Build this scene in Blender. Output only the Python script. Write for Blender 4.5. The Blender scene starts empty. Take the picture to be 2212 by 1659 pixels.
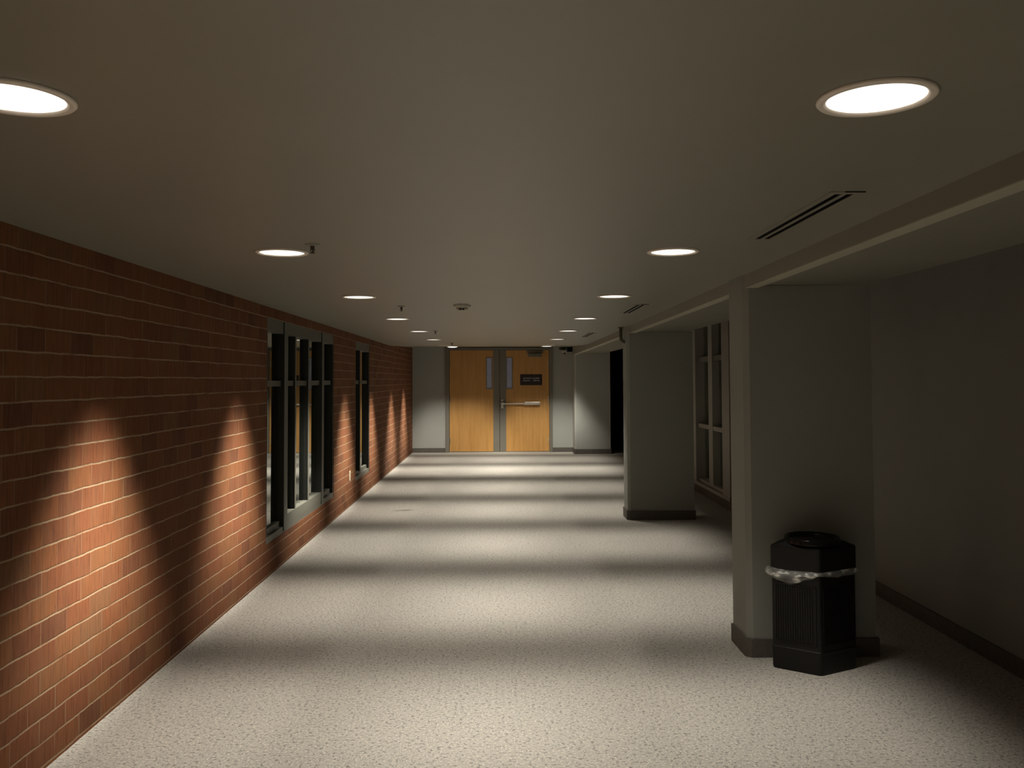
import bpy, bmesh, math, random
from mathutils import Vector, Matrix
random.seed(7)
S = bpy.context.scene
COL = S.collection
PI = math.pi

# ---------------------------------------------------------------- camera
F, YAW, PITCH, ROLL, CX, CY = 1850.0, .01423, .03556, -.00414, 1113.63, 754.73
W_, H_ = 2212.0, 1659.0
fw = Vector((math.sin(YAW)*math.cos(PITCH), math.cos(YAW)*math.cos(PITCH), math.sin(PITCH)))
rt = Vector((math.cos(YAW), -math.sin(YAW), 0)); up = rt.cross(fw)
r2 = rt*math.cos(ROLL) + up*math.sin(ROLL); u2 = -rt*math.sin(ROLL) + up*math.cos(ROLL)
cam_data = bpy.data.cameras.new('camera'); cam = bpy.data.objects.new('camera', cam_data); COL.objects.link(cam)
cam.matrix_world = Matrix(((r2.x, u2.x, -fw.x, 0), (r2.y, u2.y, -fw.y, 0), (r2.z, u2.z, -fw.z, 1.565), (0, 0, 0, 1)))
cam_data.sensor_fit = 'HORIZONTAL'; cam_data.sensor_width = 36
cam_data.lens = F/W_*36
cam_data.shift_x = (W_/2-CX)/W_; cam_data.shift_y = -(H_/2-CY)/W_
cam_data.clip_start = .05; cam_data.clip_end = 200
S.camera = cam

# ---------------------------------------------------------------- night outside, exposure
w = bpy.data.worlds.new('night'); S.world = w; w.use_nodes = True
w.node_tree.nodes['Background'].inputs[0].default_value = (.010, .012, .016, 1)
w.node_tree.nodes['Background'].inputs[1].default_value = .12
S.view_settings.view_transform = 'Standard'; S.view_settings.look = 'None'
S.view_settings.gamma = 1; S.view_settings.use_curve_mapping = False
S.view_settings.exposure = 0.0
LAMP_K = 308.0           # luminance of the reflector beam of one downlight
LAMP_COLOR = (1.0, .935, .82)

HC = 2.16                # corridor ceiling
YB = -4.2                # end of the corridor behind the camera
YF = 18.6                # door wall
ang = .0074              # brick wall runs very slightly off the corridor axis
WX = -1.835

# ================================================================ helpers
def nt(name):
    m = bpy.data.materials.new(name); m.use_nodes = True
    t = m.node_tree; return m, t, t.nodes['Principled BSDF']
def N(t, kind, **kw):
    n = t.nodes.new(kind)
    for k, v in kw.items():
        if k.startswith('_'): n.inputs[k[1:].replace('_', ' ')].default_value = v
        else: setattr(n, k, v)
    return n
def math_n(t, op, a, b=None, c=None):
    n = t.nodes.new('ShaderNodeMath'); n.operation = op
    for i, v in enumerate((a, b, c)):
        if v is None: continue
        if isinstance(v, (int, float)): n.inputs[i].default_value = v
        else: t.links.new(v, n.inputs[i])
    return n.outputs[0]
def ramp(t, fac, stops, interp='LINEAR'):
    n = t.nodes.new('ShaderNodeValToRGB'); n.color_ramp.interpolation = interp
    e = n.color_ramp.elements
    while len(e) < len(stops): e.new(.5)
    for i, (p, c) in enumerate(stops):
        e[i].position = p; e[i].color = (c[0], c[1], c[2], 1) if not isinstance(c, (int, float)) else (c, c, c, 1)
    t.links.new(fac, n.inputs[0]); return n.outputs[0]
def mixc(t, fac, a, b, mode='MIX'):
    n = t.nodes.new('ShaderNodeMix'); n.data_type = 'RGBA'; n.blend_type = mode
    for i, v in ((0, fac), (6, a), (7, b)):
        if isinstance(v, (int, float)): n.inputs[i].default_value = v
        elif isinstance(v, tuple): n.inputs[i].default_value = (v[0], v[1], v[2], 1)
        else: t.links.new(v, n.inputs[i])
    return n.outputs[2]
def noise(t, vec, scale, detail=3, rough=.5):
    n = t.nodes.new('ShaderNodeTexNoise'); n.inputs['Scale'].default_value = scale
    n.inputs['Detail'].default_value = detail; n.inputs['Roughness'].default_value = rough
    t.links.new(vec, n.inputs['Vector']); return n.outputs[0]
def objco(t, scale=None):
    c = t.nodes.new('ShaderNodeTexCoord').outputs['Object']
    if scale:
        mp = t.nodes.new('ShaderNodeMapping'); mp.inputs['Scale'].default_value = scale
        t.links.new(c, mp.inputs[0]); return mp.outputs[0]
    return c
def bump(t, b, height, strength=.3, dist=.002):
    n = t.nodes.new('ShaderNodeBump'); n.inputs['Strength'].default_value = strength
    n.inputs['Distance'].default_value = dist
    t.links.new(height, n.inputs['Height']); t.links.new(n.outputs[0], b.inputs['Normal'])

def paint(name, col, rough=.6, var=.05, bscale=350, bstr=.12, metal=0, spec=.5, coarse=2.5):
    """painted / plain surface with faint unevenness of tone and a fine texture"""
    m, t, b = nt(name); co = objco(t)
    n1 = noise(t, co, coarse, 4)
    lo = tuple(c*(1-var) for c in col); hi = tuple(min(1, c*(1+var)) for c in col)
    t.links.new(ramp(t, n1, [(.3, lo), (.7, hi)]), b.inputs['Base Color'])
    b.inputs['Roughness'].default_value = rough; b.inputs['Metallic'].default_value = metal
    b.inputs['Specular IOR Level'].default_value = spec
    bump(t, b, noise(t, co, bscale, 2), bstr, .001)
    return m

# ---- materials
M_CEIL = paint('ceiling_paint', (.238, .229, .182), .42, .02, 260, .08, spec=.6)
M_SOFF = paint('soffit_paint', (.22, .212, .175), .8, .03, 260, .15, spec=.2)
M_STRIP = paint('pale_edge_strip', (.40, .385, .30), .7, .03)
M_WALL = paint('grey_wall_paint', (.235, .235, .21), .75, .03, 300, .25, spec=.3)
M_WALLB = paint('end_wall_paint', (.37, .38, .35), .75, .03, 300, .2, spec=.3)
M_COLP = paint('column_paint', (.29, .30, .27), .7, .03, 300, .25, spec=.3)
M_BASE = paint('baseboard_rubber', (.10, .09, .078), .7, .12, 120, .3, coarse=30)
M_FRAME = paint('window_frame_paint', (.108, .106, .086), .55, .05)
M_FDARK = paint('black_frame_sides', (.018, .019, .016), .6, .1, spec=.3)  # near-black colour of mullion bodies and jambs, behind the grey face caps
M_WFRAME = paint('pale_frame_paint', (.30, .29, .25), .6, .05)
M_DFRAME = paint('door_frame_paint', (.17, .16, .13), .5, .06)
M_STEEL = paint('brushed_steel', (.60, .57, .50), .38, .04, 500, .1, metal=.75)
M_CLOSER = paint('closer_cover', (.16, .15, .11), .5, .04)
M_WHITEP = paint('off_white_plastic', (.46, .43, .35), .5, .03)
M_TRIMR = paint('lamp_trim_enamel', (.80, .72, .62), .45, .03)
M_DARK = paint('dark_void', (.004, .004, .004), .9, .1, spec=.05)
M_BRASS = paint('dark_bronze', (.07, .055, .03), .5, .1, metal=.3)
M_PIPE = paint('dark_painted_pipe', (.10, .09, .06), .6, .1)
M_SIGN = paint('maroon_sign', (.014, .004, .005), .45, .1)
M_LETTER = paint('sign_letters', (.62, .60, .60), .6, .02)
M_OUTLET = paint('outlet_plastic', (.62, .48, .32), .5, .03)
M_BLIND = paint('window_shade', (.17, .155, .125), .9, .05)

def brick_mat():
    m, t, b = nt('wire_cut_brick')
    co = objco(t); sep = t.nodes.new('ShaderNodeSeparateXYZ'); t.links.new(co, sep.inputs[0])
    wob = noise(t, objco(t, (1, 2.2, 2.2)), 3.0, 4)
    wob2 = noise(t, objco(t, (1, 30, 30)), 1.0, 2)
    zz = math_n(t, 'ADD', sep.outputs[2], math_n(t, 'MULTIPLY', math_n(t, 'SUBTRACT', wob, .5), .012))
    zz = math_n(t, 'ADD', zz, math_n(t, 'MULTIPLY', math_n(t, 'SUBTRACT', wob2, .5), .005))
    zz = math_n(t, 'SUBTRACT', zz, .016)
    yy = math_n(t, 'ADD', sep.outputs[1], 20.0)
    cmb = t.nodes.new('ShaderNodeCombineXYZ'); t.links.new(yy, cmb.inputs[0]); t.links.new(zz, cmb.inputs[1])
    bt = t.nodes.new('ShaderNodeTexBrick'); t.links.new(cmb.outputs[0], bt.inputs['Vector'])
    bt.offset = .42; bt.offset_frequency = 2; bt.squash = 1
    for k, v in dict(Scale=1, Mortar_Size=.0045, Mortar_Smooth=.35, Bias=0, Brick_Width=.208, Row_Height=.098).items():
        bt.inputs[k.replace('_', ' ')].default_value = v
    bt.inputs['Color1'].default_value = (0, 0, 0, 1); bt.inputs['Color2'].default_value = (1, 1, 1, 1)
    bt.inputs['Mortar'].default_value = (.5, .5, .5, 1)
    tone = ramp(t, bt.outputs['Color'], [(0, (.112, .041, .018)), (.2, (.148, .051, .020)), (.45, (.162, .056, .022)),
                                         (.7, (.175, .064, .023)), (.9, (.175, .070, .026)), (1, (.155, .070, .030))])
    streak = noise(t, objco(t, (1, 70, 7)), 1.0, 4, .6)
    tone = mixc(t, 1, tone, ramp(t, streak, [(.25, .62), (.5, .98), (.8, 1.25)]), 'MULTIPLY')
    patch = noise(t, objco(t, (1, 9, 4)), 1.0, 3)
    tone = mixc(t, math_n(t, 'MULTIPLY', ramp(t, patch, [(.45, 0.), (.7, 1.)]), .30), tone, (.17, .088, .041))
    pits = noise(t, objco(t, (1, 95, 45)), 1.0, 3, .7)
    pit = ramp(t, pits, [(.64, 0.), (.69, 1.)])
    zone = ramp(t, noise(t, co, 4.0, 2), [(.48, 0.), (.6, 1.)])
    pit = math_n(t, 'MULTIPLY', pit, zone)
    tone = mixc(t, math_n(t, 'MULTIPLY', pit, .75), tone, (.05, .025, .015))
    # bed joints are wide and pale, head joints thin and faint
    fr = math_n(t, 'FRACT', math_n(t, 'DIVIDE', math_n(t, 'ADD', zz, 9.8), .098))
    bed = math_n(t, 'ABSOLUTE', math_n(t, 'SUBTRACT', fr, .5))
    bed = ramp(t, bed, [(.445, 0.), (.475, 1.)])
    head = math_n(t, 'MULTIPLY', bt.outputs['Fac'], ramp(t, noise(t, co, 3.2, 2), [(.42, .05), (.66, .5)]))
    bedvar = ramp(t, noise(t, objco(t, (1, 5, 14)), 1.0, 3), [(.3, .35), (.5, 1.)])
    mort = math_n(t, 'MAXIMUM', math_n(t, 'MULTIPLY', bed, bedvar), head)
    colr = mixc(t, mort, tone, (.30, .21, .13))
    t.links.new(colr, b.inputs['Base Color'])
    b.inputs['Roughness'].default_value = .88; b.inputs['Specular IOR Level'].default_value = .25
    hgt = math_n(t, 'SUBTRACT', math_n(t, 'MULTIPLY', streak, .35), math_n(t, 'MULTIPLY', math_n(t, 'MAXIMUM', math_n(t, 'MAXIMUM', bed, bt.outputs['Fac']), pit), .8))
    bump(t, b, hgt, .6, .004)
    return m
M_BRICK = brick_mat()

def carpet_mat():
    m, t, b = nt('flecked_carpet')
    co = objco(t)
    n1 = noise(t, co, 62, 2, .6); n2 = noise(t, objco(t, (1.1, .9, 1)), 100, 2, .6); big = noise(t, co, 1.3, 3)
    base = ramp(t, big, [(.3, (.395, .38, .348)), (.7, (.435, .413, .372))])
    base = mixc(t, ramp(t, n2, [(.53, 0.), (.63, 1.)]), base, (.62, .57, .49))
    dark = ramp(t, n1, [(.55, 0.), (.66, 1.)])
    base = mixc(t, math_n(t, 'MULTIPLY', dark, .80), base, (.15, .148, .138))
    mid = noise(t, objco(t, (.9, 1.2, 1)), 48, 3, .6)
    base = mixc(t, math_n(t, 'MULTIPLY', ramp(t, mid, [(.5, 0.), (.66, 1.)]), .28), base, (.24, .235, .22))
    # one worn stain near the brick wall
    sp = t.nodes.new('ShaderNodeSeparateXYZ'); t.links.new(co, sp.inputs[0])
    dx = math_n(t, 'DIVIDE', math_n(t, 'ADD', sp.outputs[0], 1.20), .20)
    dy = math_n(t, 'DIVIDE', math_n(t, 'SUBTRACT', math_n(t, 'SUBTRACT', sp.outputs[1], 10.40), math_n(t, 'MULTIPLY', dx, .05)), .10)
    d = math_n(t, 'ADD', math_n(t, 'MULTIPLY', dx, dx), math_n(t, 'MULTIPLY', dy, dy))
    d = math_n(t, 'ADD', d, math_n(t, 'MULTIPLY', noise(t, co, 14, 2), .8))
    base = mixc(t, ramp(t, d, [(.45, .55), (1.0, 0.)]), base, (.12, .11, .09))
    t.links.new(base, b.inputs['Base Color']); b.inputs['Roughness'].default_value = .97
    b.inputs['Specular IOR Level'].default_value = .1
    bump(t, b, n1, .55, .004)
    return m
M_CARPET = carpet_mat()

def wood_mat():
    m, t, b = nt('honey_veneer')
    g = noise(t, objco(t, (14, 14, .8)), 1.6, 5, .6); g2 = noise(t, objco(t, (120, 120, 4)), 1.0, 3)
    c = ramp(t, g, [(.25, (.44, .225, .06)), (.5, (.52, .275, .078)), (.75, (.57, .31, .095))])
    c = mixc(t, 1, c, ramp(t, g2, [(.3, .9), (.7, 1.06)]), 'MULTIPLY')
    t.links.new(c, b.inputs['Base Color']); b.inputs['Roughness'].default_value = .5
    return m
M_WOOD = wood_mat()

def glass_mat(name, tint=(.9, .93, .92), extra=0.0):
    m, t, b = nt(name); t.nodes.remove(b)
    out = t.nodes['Material Output']
    tr = N(t, 'ShaderNodeBsdfTransparent'); tr.inputs[0].default_value = (*tint, 1)
    gl = N(t, 'ShaderNodeBsdfGlossy'); gl.inputs['Roughness'].default_value = .015
    gl.inputs[0].default_value = (.95, 1, .97, 1)
    fr = N(t, 'ShaderNodeFresnel'); fr.inputs[0].default_value = 1.52
    mx = N(t, 'ShaderNodeMixShader')
    t.links.new(math_n(t, 'MINIMUM', math_n(t, 'ADD', math_n(t, 'MULTIPLY', fr.outputs[0], 1.9), extra), 1.0), mx.inputs[0])
    t.links.new(tr.outputs[0], mx.inputs[1]); t.links.new(gl.outputs[0], mx.inputs[2]); t.links.new(mx.outputs[0], out.inputs[0])
    return m
M_GLASS = glass_mat('window_glass')

def bin_mat(name, ribs=False):
    m, t, b = nt(name); co = objco(t)
    b.inputs['Base Color'].default_value = (.008, .008, .0075, 1); b.inputs['Roughness'].default_value = .5
    b.inputs['Specular IOR Level'].default_value = .28
    bump(t, b, noise(t, co, 500, 2), .2, .001)
    return m
M_BIN = bin_mat('black_plastic')
M_BINGLOSS = bin_mat('glossy_black_plastic'); M_BINGLOSS.node_tree.nodes['Principled BSDF'].inputs['Roughness'].default_value = .15

def bag_mat():
    m, t, b = nt('clear_liner_plastic'); co = objco(t, (1, 1, 3))
    b.inputs['Base Color'].default_value = (.9, .9, .86, 1); b.inputs['Roughness'].default_value = .2
    b.inputs['Transmission Weight'].default_value = 0
    b.inputs['Alpha'].default_value = .34
    n = noise(t, objco(t, (16, 16, 34)), 1.0, 3, .55)
    al = ramp(t, n, [(.40, .12), (.55, .30), (.63, .85), (.72, 1.)])  # opaque white patches stand in for highlights on the creased film
    t.links.new(al, b.inputs['Alpha'])
    bump(t, b, n, .5, .006)
    return m
M_BAG = bag_mat()

def lamp_mat(name, along, right=False, k=1.0):
    """luminaire face: glowing lens plus a reflector beam thrown across the corridor, cut off sharply lengthways"""
    m, t, b = nt(name); t.nodes.remove(b); out = t.nodes['Material Output']
    g = t.nodes.new('ShaderNodeNewGeometry'); s = t.nodes.new('ShaderNodeSeparateXYZ')
    t.links.new(g.outputs['Incoming'], s.inputs[0])
    iz = math_n(t, 'MAXIMUM', math_n(t, 'MULTIPLY', s.outputs[2], -1.0), .001)
    def mr(v, a, c, lo, hi):
        n = t.nodes.new('ShaderNodeMapRange'); n.interpolation_type = 'SMOOTHSTEP'
        for i, x in ((1, a), (2, c), (3, lo), (4, hi)): n.inputs[i].default_value = x
        t.links.new(v, n.inputs[0]); return n.outputs[0]
    ax = math_n(t, 'DIVIDE', math_n(t, 'ABSOLUTE', s.outputs[0]), iz)
    ay = math_n(t, 'DIVIDE', math_n(t, 'ABSOLUTE', s.outputs[1]), iz)
    if True:
        def ell(sx_, sy_, a):      # elliptical cut-off, gives the peaked scallops
            u = math_n(t, 'DIVIDE', ax, sx_); v = math_n(t, 'DIVIDE', ay, sy_)
            return mr(math_n(t, 'SQRT', math_n(t, 'ADD', math_n(t, 'MULTIPLY', u, u), math_n(t, 'MULTIPLY', v, v))), a, 1.0, 1, 0)
        wide = math_n(t, 'MULTIPLY', mr(ax, .05, .42, 1.2, 1.6), ell(1.14, .69, .28))
        if right:        # the right row is screened on the recess side
            narrow = mr(ax, .38, .75, 1.3, 0)
            sx = math_n(t, 'GREATER_THAN', s.outputs[0], 0.0)
            narrow = math_n(t, 'MULTIPLY', narrow, mr(ay, .12, .64, 1, 0))
            wide = math_n(t, 'ADD', math_n(t, 'MULTIPLY', wide, math_n(t, 'SUBTRACT', 1.0, sx)), math_n(t, 'MULTIPLY', narrow, sx))
        p = wide
        if not right:    # the left row doubles as a wall washer for the brick
            wash = math_n(t, 'MULTIPLY', mr(ax, .345, .56, 1.4, 8.2), ell(1.20, .62, .27))
            sx = math_n(t, 'LESS_THAN', s.outputs[0], 0.0)
            p = math_n(t, 'ADD', math_n(t, 'MULTIPLY', p, math_n(t, 'SUBTRACT', 1.0, sx)), math_n(t, 'MULTIPLY', wash, sx))
    if along:            # the last pair also floods the end wall
        q = math_n(t, 'MULTIPLY', mr(ax, .35, .85, 1, 0), mr(ay, .8, 1.75, 1, 0))
        q = math_n(t, 'MULTIPLY', q, mr(ay, .35, .8, 0, 2.8))
        p = math_n(t, 'ADD', p, q)
    st = math_n(t, 'ADD', math_n(t, 'MULTIPLY', p, LAMP_K*k), 2.0)
    e = N(t, 'ShaderNodeEmission'); e.inputs[0].default_value = (*LAMP_COLOR, 1)
    t.links.new(st, e.inputs[1]); t.links.new(e.outputs[0], out.inputs[0])
    return m
M_LAMP = lamp_mat('lamp_lens_left_row', False)
M_LAMP_R = lamp_mat('lamp_lens_right_row', False, True)
M_LAMP_END = lamp_mat('lamp_lens_end', True, k=1.0)
M_LAMP_END_R = lamp_mat('lamp_lens_end_right', True, True, k=1.0)

# ---- mesh helpers
def box(bm, x0, x1, y0, y1, z0, z1, bev=0):
    vs = [bm.verts.new((x, y, z)) for x in (x0, x1) for y in (y0, y1) for z in (z0, z1)]
    fs = [(0, 1, 3, 2), (4, 6, 7, 5), (0, 4, 5, 1), (2, 3, 7, 6), (0, 2, 6, 4), (1, 5, 7, 3)]
    faces = [bm.faces.new([vs[i] for i in f]) for f in fs]
    if bev:
        edges = list({e for f in faces for e in f.edges})
        bmesh.ops.bevel(bm, geom=edges, offset=bev, segments=2, profile=.6, affect='EDGES')
def prism(bm, pts, z0, z1, pts2=None):
    pts2 = pts2 or pts
    a = [bm.verts.new((p[0], p[1], z0)) for p in pts]; b = [bm.verts.new((p[0], p[1], z1)) for p in pts2]
    n = len(pts)
    bm.faces.new(a[::-1]); bm.faces.new(b)
    for i in range(n): bm.faces.new((a[i], a[(i+1) % n], b[(i+1) % n], b[i]))
def lathe(bm, prof, cx=0, cy=0, seg=48, closed=False):
    rings = []
    for r, z in prof:
        rings.append([bm.verts.new((cx+r*math.cos(2*PI*i/seg), cy+r*math.sin(2*PI*i/seg), z)) for i in range(seg)])
    for a, b in zip(rings, rings[1:]):
        for i in range(seg): bm.faces.new((a[i], a[(i+1) % seg], b[(i+1) % seg], b[i]))
    if closed:
        bm.faces.new(rings[0][::-1]); bm.faces.new(rings[-1])
    return rings
def tube(bm, pts, r, seg=14):
    pts = [Vector(p) for p in pts]; rings = []
    for i, p in enumerate(pts):
        d = (pts[min(i+1, len(pts)-1)] - pts[max(i-1, 0)]).normalized()
        u = d.cross(Vector((0, 1, 0)));  u = u if u.length > .1 else d.cross(Vector((1, 0, 0)))
        u.normalize(); v = d.cross(u)
        rings.append([bm.verts.new(p + (u*math.cos(2*PI*k/seg) + v*math.sin(2*PI*k/seg))*r) for k in range(seg)])
    for a, b in zip(rings, rings[1:]):
        for k in range(seg): bm.faces.new((a[k], a[(k+1) % seg], b[(k+1) % seg], b[k]))
    bm.faces.new(rings[0][::-1]); bm.faces.new(rings[-1])
def mk(name, mat, parent, fn, smooth=False, loc=(0, 0, 0), rotz=0):
    bm = bmesh.new(); fn(bm); bmesh.ops.recalc_face_normals(bm, faces=bm.faces[:])
    me = bpy.data.meshes.new(name); bm.to_mesh(me); bm.free(); me.materials.append(mat)
    if smooth:
        for p in me.polygons: p.use_smooth = True
    o = bpy.data.objects.new(name, me); COL.objects.link(o); o.location = loc; o.rotation_euler[2] = rotz
    if parent: o.parent = parent
    return o
def empty(name, loc=(0, 0, 0), rotz=0):
    o = bpy.data.objects.new(name, None); COL.objects.link(o); o.location = loc; o.rotation_euler[2] = rotz
    o.empty_display_size = .1; return o
def tag(o, label, cat, group=None):
    o['label'] = label; o['category'] = cat
    if group: o['group'] = group
    return o
def struct(o, label=None, cat=None):
    o['kind'] = 'structure'
    if label: o['label'] = label; o['category'] = cat
    return o
def B(*a): return lambda bm: box(bm, *a)
def boxes(lst): return lambda bm: [box(bm, *a) for a in lst]

# ================================================================ shell
struct(mk('floor', M_CARPET, None, B(-2.4, 2.95, YB, 24, -.12, 0)), 'flecked grey beige carpet running down the corridor', 'floor')

def ceil_fn(bm):
    x0, x1 = -2.35, 1.395
    prof = [(YB, HC), (14.6, HC), (YF+.15, 2.285)]
    lo = [[bm.verts.new((x+(.006*y if x > 0 else 0), y, z)) for y, z in prof] for x in (x0, x1)]
    hi = [[bm.verts.new((x+(.006*y if x > 0 else 0), y, 2.45)) for y, z in prof] for x in (x0, x1)]
    for i in range(2):
        bm.faces.new((lo[0][i], lo[0][i+1], lo[1][i+1], lo[1][i]))
        bm.faces.new((hi[0][i], hi[1][i], hi[1][i+1], hi[0][i+1]))
        for s in (0, 1): bm.faces.new((lo[s][i], hi[s][i], hi[s][i+1], lo[s][i+1]))
    for k in (0, 2): bm.faces.new((lo[0][k], lo[1][k], hi[1][k], hi[0][k]))
struct(mk('ceiling', M_CEIL, None, ceil_fn), 'low plaster ceiling dotted with round downlights', 'ceiling')

# beam with pale edge and the lower soffit beside it, both broken by the columns
C1 = (1.372, 2.10, 4.86, 5.17); C2 = (1.385, 2.125, 9.58, 9.90); C3 = (1.50, 2.25, 18.05, YF)
segs = [(YB, C1[2]-.002), (C1[3]+.002, C2[2]-.002), (C2[3]+.002, C3[2]-.002)]
def bx(y): return 1.3535+.006*y
def quadbox(bm, xa, xb, ya, yb, z0, z1):      # a box whose long sides follow the beam line
    p = [(bx(ya)+xa, ya), (bx(ya)+xb, ya), (bx(yb)+xb, yb), (bx(yb)+xa, yb)]
    prism(bm, p, z0, z1)
struct(mk('trim_1', M_CEIL, None, lambda bm: [quadbox(bm, 0, .066, a, b, 2.087, 2.46) for a, b in segs]),
       'shallow ceiling beam face above the columns', 'beam')
struct(mk('trim_2', M_STRIP, None, lambda bm: [quadbox(bm, 0, .072, a, b, 2.083, 2.087) for a, b in segs]),
       'pale strip along the underside of the ceiling beam', 'trim')
def soff(bm):
    for a, b in segs:
        prism(bm, [(bx(a)+.066, a), (2.07, a), (2.07, b), (bx(b)+.066, b)], 2.100, 2.46)
    box(bm, 2.07, 2.95, YB, 24, 2.62, 2.72); box(bm, 2.05, 2.07, YB, 24, 2.46, 2.62)
struct(mk('trim_3', M_SOFF, None, soff), 'dim lower soffit between the columns', 'ceiling')

# brick wall with three openings (local frame: +y along the wall, x=0 its face)
wins = [(6.86, 9.66, .262, 2.075), (11.15, 12.34, .262, 2.075)]
def brick_fn(bm):
    T = -.30
    ys = [YB-.3]
    for s0, s1, z0, z1 in wins:
        box(bm, T, 0, ys[-1], s0, 0, 2.40); ys.append(s1)
        box(bm, T, 0, s0, s1, 0, z0); box(bm, T, 0, s0, s1, z1, 2.40)
    box(bm, T, 0, ys[-1], YF+.2, 0, 2.40)
wl = struct(mk('wall_left', M_BRICK, None, brick_fn, loc=(WX, 0, 0), rotz=ang), 'red brown brick wall with two glazed windows', 'wall')

# right wall with a tall window opening
W3 = (10.10, 12.20, .115, 2.40)
struct(mk('wall_right', M_WALL, None, boxes([(2.70, 2.90, YB, W3[0], 0, 2.62), (2.70, 2.90, W3[1], 24, 0, 2.62),
       (2.70, 2.90, W3[0], W3[1], 0, W3[2]), (2.70, 2.90, W3[0], W3[1], W3[3], 2.62)])), 'plain dark grey wall behind the columns', 'wall')
struct(mk('baseboard_right', M_BASE, None, boxes([(2.688, 2.70, YB, 24, 0, .098)])), 'dark baseboard along the grey wall', 'baseboard')

DX0, DX1 = -1.256, 1.058        # door frame outside
struct(mk('wall_back', M_WALLB, None, boxes([(-2.3, DX0, YF, YF+.2, 0, 2.45), (DX1, 2.25, YF, YF+.2, 0, 2.45), (DX0, DX1, YF, YF+.2, 2.262, 2.45)])),
       'grey end wall around the wooden double doors', 'wall')
struct(mk('baseboard_back', M_BASE, None, boxes([(-1.97, DX0, YF-.014, YF, 0, .098), (DX1, C3[0], YF-.014, YF, 0, .098)])), 'dark baseboard beside the double doors', 'baseboard')
struct(mk('wall_front', M_WALL, None, boxes([(-2.3, 2.95, YB-.2, YB, 0, 2.7)])), 'grey wall closing the corridor behind the viewer', 'wall')
struct(mk('wall_alcove', M_DARK, None, boxes([(2.25, 2.95, 24, 24.2, 0, 2.7), (2.20, 2.25, YF+.2, 24, 0, 2.7)])), 'unlit end of the side passage', 'wall')  # darkness of the passage is put into the near-black wall colour

# ---------------------------------------------------------------- columns
def column(spec, label, third=False):
    x0, x1, y0, y1 = spec; c = .03
    t = tag(empty('column', ((x0+x1)/2, (y0+y1)/2, 0)), label, 'column', 'grey columns along the corridor')
    ox, oy = (x0+x1)/2, (y0+y1)/2
    def fn(bm):
        p = [(x0, y0+c), (x0+c, y0), (x1, y0), (x1, y1), (x0, y1)]
        p = [(a-ox, b-oy) for a, b in p]
        prism(bm, p, 0, 2.0985 if not third else 2.20)
        q = [(x0, y0+c), (x0+c, y0), (bx(y0)+.07, y0), (bx(y0)+.07, y1), (x0, y1)]
        if not third: prism(bm, [(a-ox, b-oy) for a, b in q], 2.0985, HC+.001)
    mk('shaft', M_WALLB if third else M_COLP, t, fn)
    e = .013
    def bf(bm):
        y1_ = y1 if not third else y1-.001
        for pts in ([(x0-e, y0+c*.6), (x0+c*.6, y0-e), (x0+c, y0), (x0, y0+c)],
                    [(x0+c*.6, y0-e), (x1+e, y0-e), (x1, y0), (x0+c, y0)],
                    [(x0-e, y0+c*.6), (x0, y0+c), (x0, y1_), (x0-e, y1_)],
                    [(x1+e, y0-e), (x1+e, y1_), (x1, y1_), (x1, y0)]):
            prism(bm, [(a-ox, b-oy) for a, b in pts], 0, .103)
    mk('baseboard', M_BASE, t, bf)
    return t
column(C1, 'nearest wide grey column with the black bin standing against it')
column(C2, 'middle grey column with dark baseboard and curved pipe at its top')
column(C3, 'farthest grey column beside the double doors', True)

# ---------------------------------------------------------------- windows in the brick wall
def left_window(idx, s0, s1, z0, z1, caps, thin, label, center_sill):
    r = empty('window_%d' % idx, (WX, 0, 0), ang); struct(r, label, 'window')
    G = -.052
    mk('sill', M_FRAME, r, boxes([(-.17, -.004, s0, s1, z0, z0+.055), (-.17, G+.02, s0, s1, z0+.055, z0+.105)]))
    mk('header', M_FRAME, r, boxes([(-.17, -.006, s0, s1, z1-.105, z1)]))
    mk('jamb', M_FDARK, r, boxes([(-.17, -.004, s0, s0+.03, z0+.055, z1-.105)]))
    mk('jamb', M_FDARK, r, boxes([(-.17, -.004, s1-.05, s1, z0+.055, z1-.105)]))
    mk('transom', M_FRAME, r, boxes([(-.15, -.028, s0+.03, s1-.05, 1.518, 1.566)]))
    for a, b in caps:
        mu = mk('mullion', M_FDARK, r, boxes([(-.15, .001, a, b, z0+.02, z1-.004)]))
        mk('face_cap', M_FRAME, mu, boxes([(.001, .005, a+.001, b, z0+.02, z1-.004)]))
    for a, b in thin:
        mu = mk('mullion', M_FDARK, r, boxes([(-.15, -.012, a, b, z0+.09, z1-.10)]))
        mk('face_cap', M_FRAME, mu, boxes([(-.012, -.009, a+.001, b, z0+.09, z1-.10)]))
    if center_sill:
        mk('bottom_rail', M_FRAME, r, boxes([(-.15, -.002, caps[0][1], caps[1][0], z0+.055, z0+.142)]))
    edges = [s0+.03] + [v for c in sorted(caps+thin) for v in c] + [s1-.05]
    for i in range(0, len(edges), 2):
        a, b = edges[i], edges[i+1]
        zb = z0+.105
        for lo, hi in ((zb, 1.518), (1.566, z1-.105)):
            mk('pane', M_GLASS, r, boxes([(G-.006, G, a-.005, b+.005, lo-.004, hi+.004)]))
    return r
left_window(1, *wins[0], [(7.41, 7.53), (9.00, 9.09)], [(7.86, 7.905), (8.40, 8.45)], 'wide dark framed window in the brick wall with several mullions', True)
left_window(2, *wins[1], [], [(11.55, 11.60)], 'narrow dark framed window in the brick wall, farther along', False)

# night behind the brick wall: dark ground and far dark wall of the next building
struct(mk('ground', M_DARK, None, boxes([(-14, -2.5, -2, 26, -.3, -.15)])), 'dark ground outside', 'ground')

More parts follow.
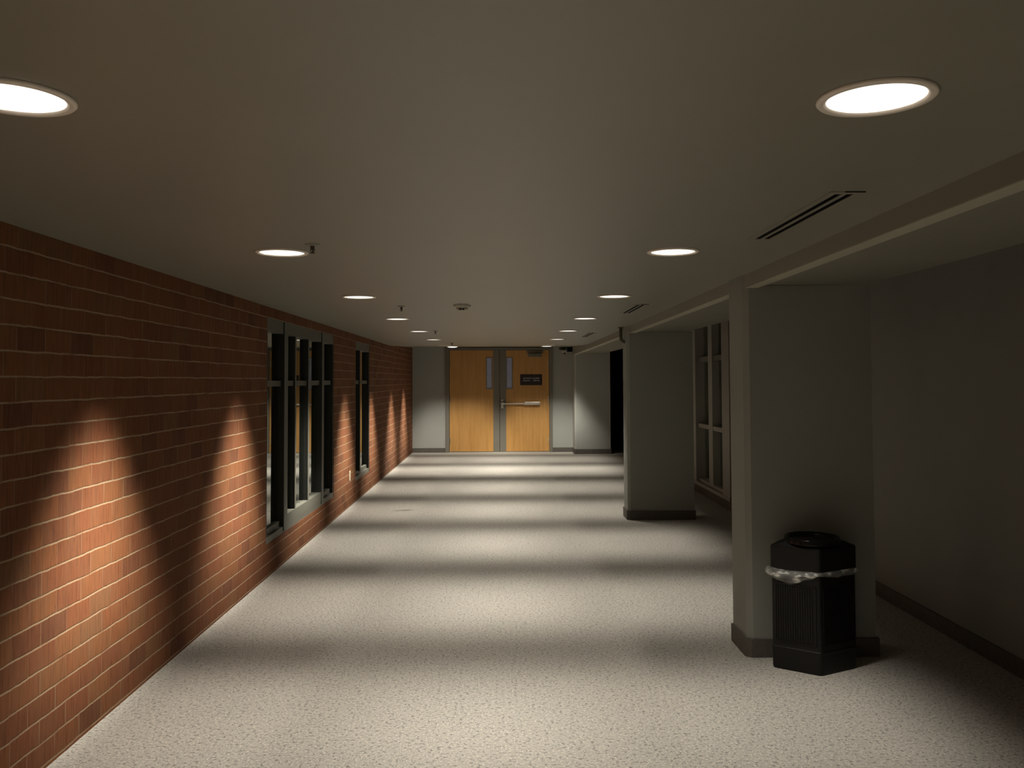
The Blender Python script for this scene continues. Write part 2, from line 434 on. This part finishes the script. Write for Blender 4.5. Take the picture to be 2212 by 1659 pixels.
# ---------------------------------------------------------------- window in the grey wall
r = empty('window_3'); struct(r, 'tall pale framed window in the recess behind the middle column', 'window')
y0, y1, z0, z1 = W3
mk('sill', M_WFRAME, r, boxes([(2.66, 2.86, y0, y1, z0, z0+.045), (2.705, 2.86, y0, y1, z0+.045, z0+.085)]))
mk('jamb', M_WFRAME, r, boxes([(2.665, 2.86, y0, y0+.34, z0+.045, z1)]))
mk('jamb', M_WFRAME, r, boxes([(2.665, 2.86, y1-.33, y1, z0+.045, z1)]))
mk('mullion', M_WFRAME, r, boxes([(2.70, 2.86, 11.06, 11.27, z0+.08, z1)]))
mk('transom', M_WFRAME, r, boxes([(2.705, 2.86, y0+.34, 11.06, .90, .955), (2.705, 2.86, 11.27, y1-.33, .90, .955)]))
mk('transom', M_FRAME, r, boxes([(2.72, 2.86, y0+.34, 11.06, 1.80, 1.87), (2.72, 2.86, 11.27, y1-.33, 1.80, 1.87)]))  # upper transom in a darker paint, its shadow put into the colour
for a, b in ((y0+.34, 11.06), (11.27, y1-.33)):
    for lo, hi in ((z0+.085, .90), (.955, 1.80), (1.87, z1)):
        mk('pane', M_GLASS, r, boxes([(2.79, 2.796, a, b, lo, hi)]))
        mk('shade', M_BLIND, r, boxes([(2.83, 2.834, a+.10, b, lo, hi)]))

# ---------------------------------------------------------------- double doors
fr = empty('trim_4', (0, YF, 0)); struct(fr, 'olive grey metal frame around the wooden double doors', 'door frame')
mk('jamb', M_DFRAME, fr, B(DX0, -1.172, -.045, .10, 0, 2.262))
mk('jamb', M_DFRAME, fr, B(.994, DX1, -.045, .10, 0, 2.262))
mk('head', M_DFRAME, fr, B(-1.172, .994, -.045, .10, 2.212, 2.262))
struct(mk('trim_5', M_STEEL, None, B(-1.172, .994, YF-.05, YF+.09, 0, .018)), 'metal threshold under the double doors', 'threshold')

def door(idx, x0, x1, strip, lite, label):
    d = empty('door_%d' % idx, (0, YF, 0)); struct(d, label, 'door')
    z0, z1 = .025, 2.208
    lx0, lx1, lz0, lz1 = lite
    mk('leaf', M_WOOD, d, boxes([(x0, lx0, -.02, .025, z0, z1), (lx1, x1, -.02, .025, z0, z1), (lx0, lx1, -.02, .025, z0, lz0), (lx0, lx1, -.02, .025, lz1, z1)]))
    mk('edge_plate', M_DFRAME, d, boxes([(strip[0], strip[1], -.026, -.0195, z0, z1)]))
    f = .018
    mk('lite_frame', M_DFRAME, d, boxes([(lx0-f, lx0, -.028, .03, lz0-f, lz1+f), (lx1, lx1+f, -.028, .03, lz0-f, lz1+f),
                                         (lx0, lx1, -.028, .03, lz0-f, lz0), (lx0, lx1, -.028, .03, lz1, lz1+f)]))
    mk('pane', M_FROST, d, boxes([(lx0, lx1, -.004, .004, lz0, lz1)]))
    return d
def frost():
    m, t, b = nt('glowing_door_glass'); co = objco(t)
    n = noise(t, co, 6, 2)
    t.links.new(ramp(t, n, [(.3, (.30, .30, .36)), (.7, (.38, .38, .43))]), b.inputs['Base Color'])
    b.inputs['Roughness'].default_value = .22
    b.inputs['Transmission Weight'].default_value = .15
    b.inputs['Emission Color'].default_value = (.55, .55, .75, 1); b.inputs['Emission Strength'].default_value = .03  # faint bluish glow given to the glass itself, no lamp behind it
    return m
M_FROST = frost()
d1 = door(1, -1.165, -.089, (-.221, -.089), (-.361, -.255, 1.385, 2.04), 'left honey wood door leaf with narrow glass slot')
d2 = door(2, -.081, .988, (-.081, .056), (.074, .182, 1.385, 2.04), 'right honey wood door leaf with push bar and sign')
def hinge(bm):
    for z in (.25, 1.15, 1.93): box(bm, -.006, .006, -.035, -.019, z-.06, z+.06)
mk('hinge', M_STEEL, d2, hinge, loc=(.975, 0, 0)); mk('hinge', M_DFRAME, d1, hinge, loc=(-1.155, 0, 0))
pb = mk('push_bar', M_STEEL, d2, boxes([(-.02, .46, -.085, -.055, 1.035, 1.062, .004), (.455, .79, -.10, -.045, 1.026, 1.086, .006)]))
mk('latch_case', M_STEEL, pb, boxes([(-.055, .015, -.105, -.026, 1.03, 1.078, .006), (-.052, -.005, -.09, -.026, .952, 1.04, .010), (-.05, -.008, -.06, -.026, 1.095, 1.145, .006)]))
mk('bar_bracket', M_STEEL, pb, boxes([(.70, .76, -.05, -.0205, 1.03, 1.08)]))
cl = mk('closer', M_CLOSER, d2, boxes([(.535, .835, -.095, -.0205, 2.062, 2.138, .008)]))
mk('closer_arm', M_DFRAME, cl, boxes([(.50, .86, -.05, -.026, 2.150, 2.195)]))

sg = empty('sign', (.60, YF-.0245, 1.565))
tag(sg, 'small maroon sign with two lines of pale lettering on the right door', 'sign')
mk('panel', M_SIGN, sg, boxes([(-.238, .238, -.004, .004, -.117, .117)]))
def text(body, size, x, z, parent, name):
    c = bpy.data.curves.new(name, 'FONT'); c.body = body; c.size = size; c.align_x = 'CENTER'; c.align_y = 'CENTER'; c.extrude = .0008
    tmp = bpy.data.objects.new(name, c); COL.objects.link(tmp)
    me = bpy.data.meshes.new_from_object(tmp.evaluated_get(bpy.context.evaluated_depsgraph_get()))
    bpy.data.objects.remove(tmp)
    me.materials.clear(); me.materials.append(M_LETTER)
    o = bpy.data.objects.new(name, me); COL.objects.link(o); o.parent = parent
    o.location = (x, -.0055, z); o.rotation_euler = (PI/2, 0, 0); return o
text('SKYWAY CLOSED', .044, .003, .030, sg, 'lettering')
text('10:00 PM', .041, -.112, -.021, sg, 'lettering')
text('-', .041, -.005, -.021, sg, 'lettering')
text('6:00 AM', .041, .112, -.021, sg, 'lettering')

# security camera above the doors
sc = tag(empty('security_camera', (1.30, YF-.02, 2.20)), 'small white security camera high on the end wall beside the doors', 'camera')
mk('bracket', M_BRASS, sc, boxes([(-.09, .06, -.035, .02, .015, .055), (-.02, .02, -.11, -.02, -.005, .018)]))
mk('housing', M_WHITEP, sc, boxes([(-.045, .045, -.16, -.05, -.055, -.004, .008)]))
mk('lens', M_DARK, sc, lambda bm: lathe(bm, [(.001, -.085), (.016, -.084), (.018, -.055)], 0.02, -.11, 20))
cb = tag(mk('junction_box', M_DARK, None, boxes([(1.385, 1.495, YF-.10, YF, 2.17, 2.262, .01)])), 'small dark box tucked in the ceiling corner above the far baseboard', 'box')

# ---------------------------------------------------------------- curved pipe at the middle column
px, py = 1.338, 9.72
pts = [(px, py, HC+.001), (px, py, 2.04)] + [(px+.05*(1-math.cos(a)), py, 2.04-.05*math.sin(a)) for a in [PI/2*k/8 for k in range(1, 9)]]
pts += [(1.386, py, 1.99)]
tag(mk('pipe', M_PIPE, None, lambda bm: (tube(bm, pts, .018), tube(bm, [(px, py, HC), (px, py, HC-.012)], .032, 18)), True),
    'short curved pipe dropping from the ceiling into the middle column', 'pipe')

# ---------------------------------------------------------------- downlights
def downlight(x, y, z, mat, label, group, tilt=0, dome=0):
    t = tag(empty('ceiling_light', (x, y, z)), label, 'ceiling light', group)
    t.rotation_euler[0] = tilt
    def ring(bm):
        lathe(bm, [(.120, -.0005), (.121, -.004), (.117, -.008), (.106, -.0085), (.100, -.004), (.100, -.0012)], seg=64)
    mk('trim_ring', M_TRIMR, t, ring, True)
    def lens(bm):
        vs = [bm.verts.new((.1*math.cos(2*PI*i/64), .1*math.sin(2*PI*i/64), -.003)) for i in range(64)]
        f = bm.faces.new(vs); 
        if f.normal.z > 0: f.normal_flip()
    def domed(bm):
        lathe(bm, [(.1*math.cos(a), -.004-dome*math.sin(a)) for a in [PI/2*k/8 for k in range(8)]]+[(.002, -.004-dome)], seg=48)
    if dome:
        mk('lens', mat, t, domed, True); return t
    o = mk('lens', mat, t, lens)
    me = o.data
    me.flip_normals() if me.polygons[0].normal.z > 0 else None
    return t
spacing = [1.78, 3.95, 6.07, 8.26, 10.36, 12.50]
ords = ['nearest', 'second', 'third', 'fourth', 'fifth', 'sixth']
proto = {}
def clone(src, loc, label, group):
    c = src.copy(); COL.objects.link(c); c.location = loc; c['label'] = label; c['group'] = group
    for ch in src.children:
        d = ch.copy(); COL.objects.link(d); d.parent = c
    return c
first = None
for side, x in (('left', -1.02), ('right', .79)):
    g = 'round downlights of the %s row' % side
    for k, y in enumerate(spacing):
        lab = '%s round downlight of the %s row in the corridor ceiling' % (ords[k], side)
        if k == 0 and side == 'left': lab = 'round downlight cut by the left edge of the photo, nearest of the left row'
        if k == 0 and side == 'right': lab = 'big bright round downlight above the slot vent, nearest of the right row'
        if k == 1 and side == 'left': lab = 'second round downlight of the left row, beside a sprinkler head'
        if k == 0: first = downlight(x, y, HC, M_LAMP if side == 'left' else M_LAMP_R, lab, g)
        else: clone(first, (x, y, HC), lab, g)
    for y, wh in ((-.38, 'just'), (-2.5, 'far')):
        clone(first, (x, y, HC), 'round downlight of the %s row %s behind the viewer' % (side, wh), 'round downlights of the %s row behind the viewer' % side)
sl = math.atan2(.125, 4.15)
def zc(y): return HC+.125*(y-14.6)/4.15
downlight(-1.0, 16.85, zc(16.85), M_LAMP_END, 'farthest small looking downlight of the left row, above the left door leaf', 'round downlights of the left row', 0, .020)
downlight(.85, 16.85, zc(16.85), M_LAMP_END_R, 'farthest thin looking downlight of the right row, above the right door leaf', 'round downlights of the right row', 0, .008)
downlight(-1.01, 14.88, zc(14.88), M_LAMP, 'barely visible seventh downlight of the left row, where the ceiling starts to rise', 'round downlights of the left row', sl)
downlight(.80, 14.88, zc(14.88), M_LAMP_R, 'barely visible seventh downlight of the right row, where the ceiling starts to rise', 'round downlights of the right row', sl)

# ---------------------------------------------------------------- slot vents
def vent(x0, x1, y0, y1, label):
    t = tag(empty('ceiling_vent', ((x0+x1)/2, (y0+y1)/2, HC)), label, 'vent', 'slot vents beside the right downlights')
    w2, l2 = (x1-x0)/2, (y1-y0)/2
    s = .0115
    a1, a2 = -.020, .018
    mk('plate', M_CEIL, t, boxes([(-w2, w2, -l2, -l2+.03, -.003, .0), (-w2, w2, l2-.03, l2, -.003, .0),
        (-w2, a1-s, -l2+.03, l2-.03, -.003, 0), (a1+s, a2-s, -l2+.03, l2-.03, -.003, 0), (a2+s, w2, -l2+.03, l2-.03, -.003, 0)]))
    for a in (a1, a2):
        mk('slot', M_DARK, t, boxes([(a-s, a+s, -l2+.03, l2-.03, -.0008, 0)]))
    mk('end_cap', M_DARK, t, boxes([(-w2*.2, w2, -l2-.0015, -l2+.001, -.0035, 0)]))
vent(1.045, 1.155, 2.69, 3.63, 'long double slot air vent near the right edge, nearest of three')
vent(1.045, 1.155, 6.76, 7.67, 'middle double slot air vent before the second column')
vent(1.080, 1.180, 10.87, 11.98, 'farthest double slot air vent in the ceiling')

# ---------------------------------------------------------------- sprinklers and detector
def sprinkler(x, y, z, label):
    t = tag(empty('sprinkler', (x, y, z)), label, 'sprinkler', 'sprinkler heads beside the left row of downlights')
    mk('escutcheon', M_CEIL, t, lambda bm: lathe(bm, [(.033, 0), (.032, -.004), (.022, -.007), (.008, -.008)], seg=32), True)
    def head(bm):
        lathe(bm, [(.009, -.004), (.009, -.016), (.006, -.020), (.006, -.026)], seg=16, closed=True)
        for sx in (-1, 1): tube(bm, [(sx*.007, 0, -.018), (sx*.009, 0, -.028), (sx*.003, 0, -.038)], .0018, 8)
    mk('frame', M_BRASS, t, head)
    mk('deflector', M_BRASS, t, lambda bm: lathe(bm, [(.001, -.038), (.013, -.0385), (.013, -.0400), (.001, -.0405)], seg=20))
    mk('bulb', M_BRASS, t, lambda bm: lathe(bm, [(.0025, -.024), (.0025, -.038)], seg=10, closed=True))
    return t
for (x, y), lab in zip([(-.831, 3.73), (-.816, 6.87), (-.817, 10.30), (-.817, 13.62)],
        ['nearest sprinkler head hanging beside the second left downlight', 'second sprinkler head above the fourth left downlight',
         'third small sprinkler head beside the fifth left downlight', 'farthest tiny sprinkler head before the double doors']):
    sprinkler(x, y, HC, lab)
t = tag(empty('smoke_detector', (-.327, 6.80, HC)), 'pale round smoke detector in the middle of the ceiling', 'detector')
mk('base', M_WHITEP, t, lambda bm: lathe(bm, [(.070, 0), (.070, -.010), (.062, -.016), (.048, -.018)], seg=40), True)
mk('cover', M_WHITEP, t, lambda bm: lathe(bm, [(.048, -.017), (.046, -.030), (.032, -.044), (.001, -.046)], seg=40), True)
mk('slot', M_DARK, t, boxes([(-.022, -.002, -.048, -.034, -.040, -.030), (.002, .020, -.048, -.034, -.040, -.030)]))

# ---------------------------------------------------------------- outlet on the brick wall
t = tag(empty('outlet', (WX, 0, 0), ang), 'small pale electrical outlet low on the brick wall between the windows', 'outlet')
mk('cover_plate', M_OUTLET, t, boxes([(0, .006, 10.665, 10.745, .325, .445, .002)]))
mk('socket', M_WHITEP, t, boxes([(.006, .009, 10.685, 10.725, .392, .427, .001)]))
mk('socket', M_WHITEP, t, boxes([(.006, .009, 10.685, 10.725, .343, .378, .001)]))

# ---------------------------------------------------------------- litter bin
BX, BY = 1.675, 4.675
poly0 = [(1.451, 4.691), (1.665, 4.533), (1.913, 4.663), (1.885, 4.815), (1.535, 4.815)]
def sc_poly(k, e=0):
    out = []
    for x, y in poly0:
        dx, dy = x-BX, y-BY; L = math.hypot(dx, dy)
        out.append((dx*k+dx/L*e, dy*k+dy/L*e))
    return out
def rounded(poly, r=.012, n=3):
    out = []; m = len(poly)
    for i in range(m):
        p = Vector(poly[i]); a = (Vector(poly[i-1])-p).normalized(); b = (Vector(poly[(i+1) % m])-p).normalized()
        p0 = p+a*r; p1 = p+b*r
        for k in range(n+1):
            u = k/n; q = p0*(1-u)**2 + p*2*u*(1-u) + p1*u*u
            out.append((q.x, q.y))
    return out
t = tag(empty('trash_bin', (BX, BY, 0)), 'black faceted plastic trash bin with clear liner standing by the nearest column', 'bin')
def loft(bm, lv):
    rings = [[bm.verts.new((x, y, z)) for x, y in rounded(sc_poly(k, e), r)] for k, e, z, r in lv]
    n = len(rings[0])
    for a, b in zip(rings, rings[1:]):
        for i in range(n): bm.faces.new((a[i], a[(i+1) % n], b[(i+1) % n], b[i]))
    bm.faces.new(rings[0][::-1]); bm.faces.new(rings[-1])
mk('body', M_BIN, t, lambda bm: loft(bm, [(.97, 0, 0, .02), (.985, 0, .012, .02), (.985, 0, .105, .014), (.995, 0, .110, .012), (.995, 0, .118, .012), (.975, 0, .122, .012), (.975, 0, .545, .012)]))
def panels(bm):
    for i in (0, 1):
        p = Vector(sc_poly(.975)[i]); q = Vector(sc_poly(.975)[i+1]); d = (q-p); L = d.length; d.normalize(); nrm = Vector((d.y, -d.x))
        if nrm.dot(-(p+q)/2) > 0: nrm = -nrm
        def pb_(u0, u1, z0, z1, th):
            a = p+d*u0; b = p+d*u1
            prism(bm, [(a.x-nrm.x*.002, a.y-nrm.y*.002), (b.x-nrm.x*.002, b.y-nrm.y*.002), (b.x+nrm.x*th, b.y+nrm.y*th), (a.x+nrm.x*th, a.y+nrm.y*th)], z0, z1)
        pb_(.02, L-.02, .150, .156, .005); pb_(.02, L-.02, .455, .461, .005)
        pb_(.02, .026, .150, .461, .005); pb_(L-.026, L-.02, .150, .461, .005)
        k = int((L-.06)/.013)
        for j in range(k):
            u = .03+j*.013
            if u+.008 < L-.028: pb_(u, u+.0065, .160, .452, .0045)
mk('ribbed_panel', M_BIN, t, panels)
def hood(bm):
    loft(bm, [(1.0, .0, .535, .012), (1.005, .0, .540, .012), (1.0, 0, .650, .010), (.985, 0, .660, .010), (.90, 0, .668, .02), (.72, 0, .686, .03)])
mk('hood', M_BIN, t, hood)
def rim(bm):
    lathe(bm, [(.146, .676), (.146, .700), (.140, .708), (.128, .706), (.120, .692), (.112, .640), (.001, .632)], .005, .010, 48)
mk('opening_rim', M_BINGLOSS, t, rim, True)
def bag(bm):
    # liner cuff bulging out under the hood: a wavy band round the body
    base = rounded(sc_poly(.99), .02, 6); n0 = len(base); pts = []
    for i in range(n0):
        a, b = Vector(base[i]), Vector(base[(i+1) % n0]); L = (b-a).length; m = max(1, int(L/.008))
        for k in range(m): pts.append(a+(b-a)*k/m)
    n = len(pts); fx = Vector(sc_poly(.99)[1]); lx = Vector(sc_poly(.99)[0])
    rows = 9; grid = []
    for j in range(rows):
        v = j/(rows-1); row = []
        for i, p in enumerate(pts):
            c = i/n*2*PI
            pinch = min(1, (p-fx).length/.12)               # pulled tight at the front corner
            left = max(0, 1-abs((p-(lx*.6+fx*.4)).length)/.17)
            wave = .6*math.sin(c*9+2*math.sin(c*5)+v*3)+.4*math.sin(c*21-v*6)
            sag = (.014+.034*left+.018*pinch)*v
            top = .548 - .006*pinch*left
            z = top - .008 - sag*1.1 - .003*wave*v
            out = .005+.020*math.sin(PI*v)*(.3+.7*pinch)+.004*wave*pinch*math.sin(PI*min(1, v*1.2))
            if (p-lx).length < .04: out += .016*(1-(p-lx).length/.04); z += .012*(1-(p-lx).length/.04)
            u = p.normalized()
            row.append(bm.verts.new((p.x+u.x*out, p.y+u.y*out, z)))
        grid.append(row)
    for a, b in zip(grid, grid[1:]):
        for i in range(n): bm.faces.new((a[i], a[(i+1) % n], b[(i+1) % n], b[i]))
mk('liner', M_BAG, t, bag, True)
